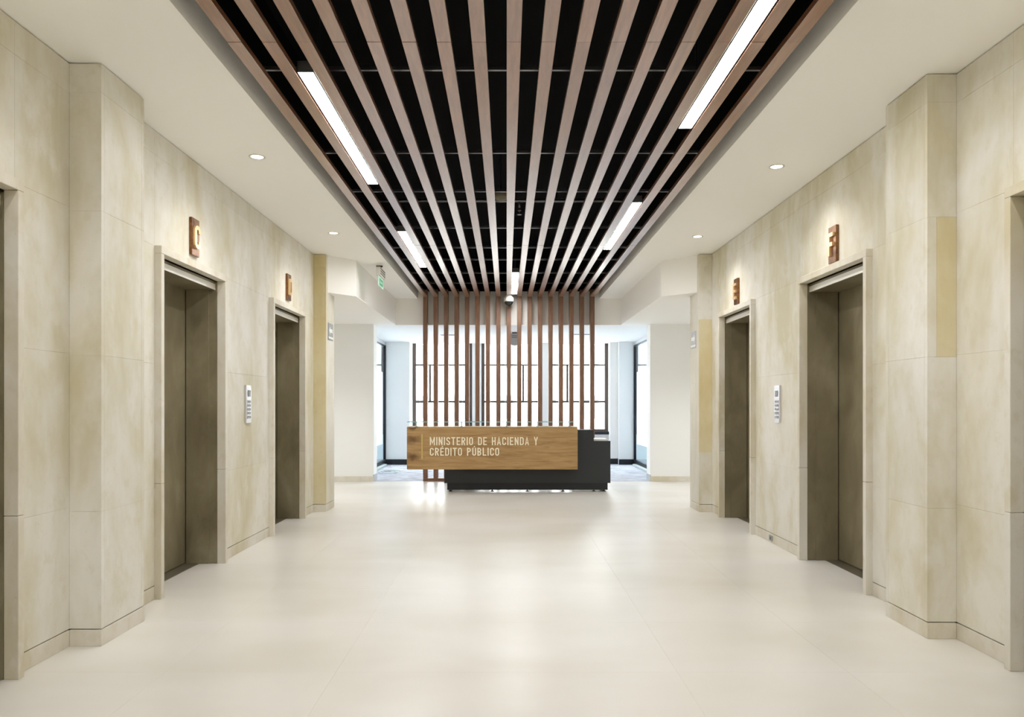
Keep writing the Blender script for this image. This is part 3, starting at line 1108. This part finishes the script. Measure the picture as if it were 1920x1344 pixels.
# ================================================================== wall plaques on the far pilasters
def plaque(s, X, y0, y1, zc, base, label):
    h = 0.20
    o = empty('direction_plaque', (s * X, (y0 + y1) / 2, zc - h / 2), label, 'sign', 'direction plaques')
    box('plate', s * (X - 0.0005), s * (X - 0.008), y0, y1, zc - h / 2, zc + h / 2, base, o)
    xf = X - 0.0085
    bm = bmesh.new()
    yc = (y0 + y1) / 2
    # arrow pointing to the side corridor, as read from the hall
    q = [(0.085, 0.0), (0.03, 0.055), (0.03, 0.022), (-0.085, 0.022), (-0.085, -0.022), (0.03, -0.022), (0.03, -0.055)]
    add_prism(bm, [(yc - a, zc + 0.012 + b) for a, b in q], 'x', s * xf, s * (xf - 0.001))
    from_bm('arrow', bm, M_signwhite, o)
    box('text_strip', s * xf, s * (xf - 0.001), y0 + 0.01, y1 - 0.01, zc - 0.085, zc - 0.062, M_signwhite, o)


plaque(-1, XL - 0.145, 8.87, 9.11, H + 0.885, M_signgrey, 'grey arrow plaque on the white end pilaster at left')
plaque(1, XR - 0.15, 8.90, 9.13, H + 0.79, M_greyhead, 'pale grey arrow plaque on the end pilaster at right')

# ================================================================== hanging exit sign
ex = empty('exit_sign', (-1.60, 9.48, H + 1.50), 'hanging green exit sign with louvred lamp under the left ceiling', 'exit sign')
box('bracket', -1.66, -1.58, 9.50, 9.515, ZC - 0.02, ZC - 0.0005, M_darkline, ex)
box('stem', -1.605, -1.595, 9.50, 9.51, H + 1.73, ZC - 0.02, M_darkline, ex)
lb = box('louvre_box', -1.625, -1.575, 9.30, 9.67, H + 1.625, H + 1.73, M_camwhite, ex, 0.003)
for k in range(3):
    box('louvre', -1.574, -1.5715, 9.31, 9.66, H + 1.645 + 0.03 * k, H + 1.655 + 0.03 * k, M_darkline, lb)
sg = box('acrylic_panel', -1.604, -1.596, 9.30, 9.67, H + 1.50, H + 1.624, M_palegreen, ex)
box('green_field', -1.5955, -1.594, 9.36, 9.61, H + 1.515, H + 1.60, M_green, sg)
box('green_field', -1.6055, -1.604, 9.36, 9.61, H + 1.515, H + 1.60, M_green, sg)
# running figure arrow on the green field
bm = bmesh.new()
add_prism(bm, [(9.40, H + 1.557), (9.44, H + 1.585), (9.44, H + 1.567), (9.56, H + 1.567), (9.56, H + 1.547), (9.44, H + 1.547), (9.44, H + 1.53)], 'x', -1.5939, -1.5932)
from_bm('pictogram', bm, M_palegreen, sg)

# ================================================================== dome camera
dc = empty('dome_camera', (0.035, 12.16, ZL - 0.002), 'white dome security camera under the middle slat above the desk', 'security camera')
bm = bmesh.new()
add_lathe(bm, [(0, ZL - 0.0025), (0.055, ZL - 0.0025), (0.06, ZL - 0.03), (0.080, ZL - 0.034), (0.082, ZL - 0.085), (0.078, ZL - 0.10), (0.066, ZL - 0.102), (0, ZL - 0.102)], 0.035, 12.16, 28)
from_bm('housing', bm, M_camwhite, dc, False)
bm = bmesh.new()
add_lathe(bm, [(0.068 * math.cos(a), ZL - 0.1022 - 0.068 * math.sin(a)) for a in [k * math.pi / 20 for k in range(10)]] + [(0, ZL - 0.1702)], 0.035, 12.16, 28)
from_bm('dome', bm, M_dome, dc, True)

# ================================================================== grey device hanging in the rear ceiling
dv = empty('hanging_device', (0.146, 13.7, ZS - 0.24), 'grey rounded device hanging from the rear ceiling behind the slats', 'device')
bm = bmesh.new()
w2, zt = 0.075, ZS - 0.02
pts = [(0.146 - w2, zt), (0.146 - w2, zt - 0.18)] + [(0.146 - w2 * math.cos(a), zt - 0.18 - 0.045 * math.sin(a)) for a in [k * math.pi / 8 for k in range(1, 8)]] + [(0.146 + w2, zt - 0.18), (0.146 + w2, zt)]
add_prism(bm, pts, 'y', 13.66, 13.74)
from_bm('body', bm, M_device, dv)
box('mount', 0.10, 0.19, 13.68, 13.72, ZS - 0.02, ZS - 0.0005, M_darkline, dv)
for k in range(2):
    box('vent', 0.095, 0.197, 13.657, 13.6595, zt - 0.05 - 0.03 * k, zt - 0.04 - 0.03 * k, M_darkline, dv)

# ================================================================== raceways and loose cable in the back room
for s, X, lab in ((-1, 2.545, 'left'), (1, 2.675, 'right')):
    bm = bmesh.new()
    add_box(bm, s * (X - 0.08), s * X, 13.2, 15.4, 0.0025, 0.045)
    bmesh.ops.bevel(bm, geom=list(bm.edges), offset=0.006, segments=1, affect='EDGES', profile=0.5)
    o = from_bm('cable_raceway', bm, M_raceway)
    tag(o, 'pale grey cable raceway on the carpet along the %s glass partition' % lab, 'cable raceway', 'raceways on the carpet')
bm = bmesh.new()
pts = []
for k in range(60):
    a = k * 2 * math.pi / 24
    pts.append((-2.22 + (0.16 + 0.02 * math.sin(3.1 * a)) * math.cos(a) + 0.002 * k, 13.75 + 0.20 * math.sin(a + 0.2 * math.sin(a)), 0.011 + 0.0006 * k + 0.012 * max(0, math.sin(a * 0.7))))
add_tube(bm, pts, 0.007, 6)
o = from_bm('loose_cable', bm, M_cable, None, True)
tag(o, 'loose white cable loop on the carpet left of the desk', 'cable')

# ================================================================== outside
ground = box('ground', -60, 60, YW + 0.5, 90, -12.2, -12.0, M_ground)
tag(ground, 'grey street far below the windows', 'street', kind='structure')
bd = empty('office_building', (0, 46, -12), 'pale office building across the street, faint through the windows', 'building')
box('facade_wall', -9.0, 14.0, 44, 56, -12, 6.5, M_facade, bd)
box('roof_cornice', -9.2, 14.2, 43.8, 56.2, 6.5, 6.9, M_facadetrim, bd)
for fl in range(5):
    z = -8.6 + fl * 3.0
    box('floor_band', -9.02, 14.02, 43.93, 43.999, z - 0.7, z - 0.45, M_facadetrim, bd)
    for k in range(9):
        x = -7.6 + 2.5 * k
        wd = box('facade_window', x - 0.55, x + 0.55, 43.94, 43.999, z, z + 1.5, M_facadetrim, bd)
        box('pane', x - 0.48, x - 0.03, 43.925, 43.939, z + 0.08, z + 1.42, M_facadewin, wd)
        box('pane', x + 0.03, x + 0.48, 43.925, 43.939, z + 0.08, z + 1.42, M_facadewin, wd)
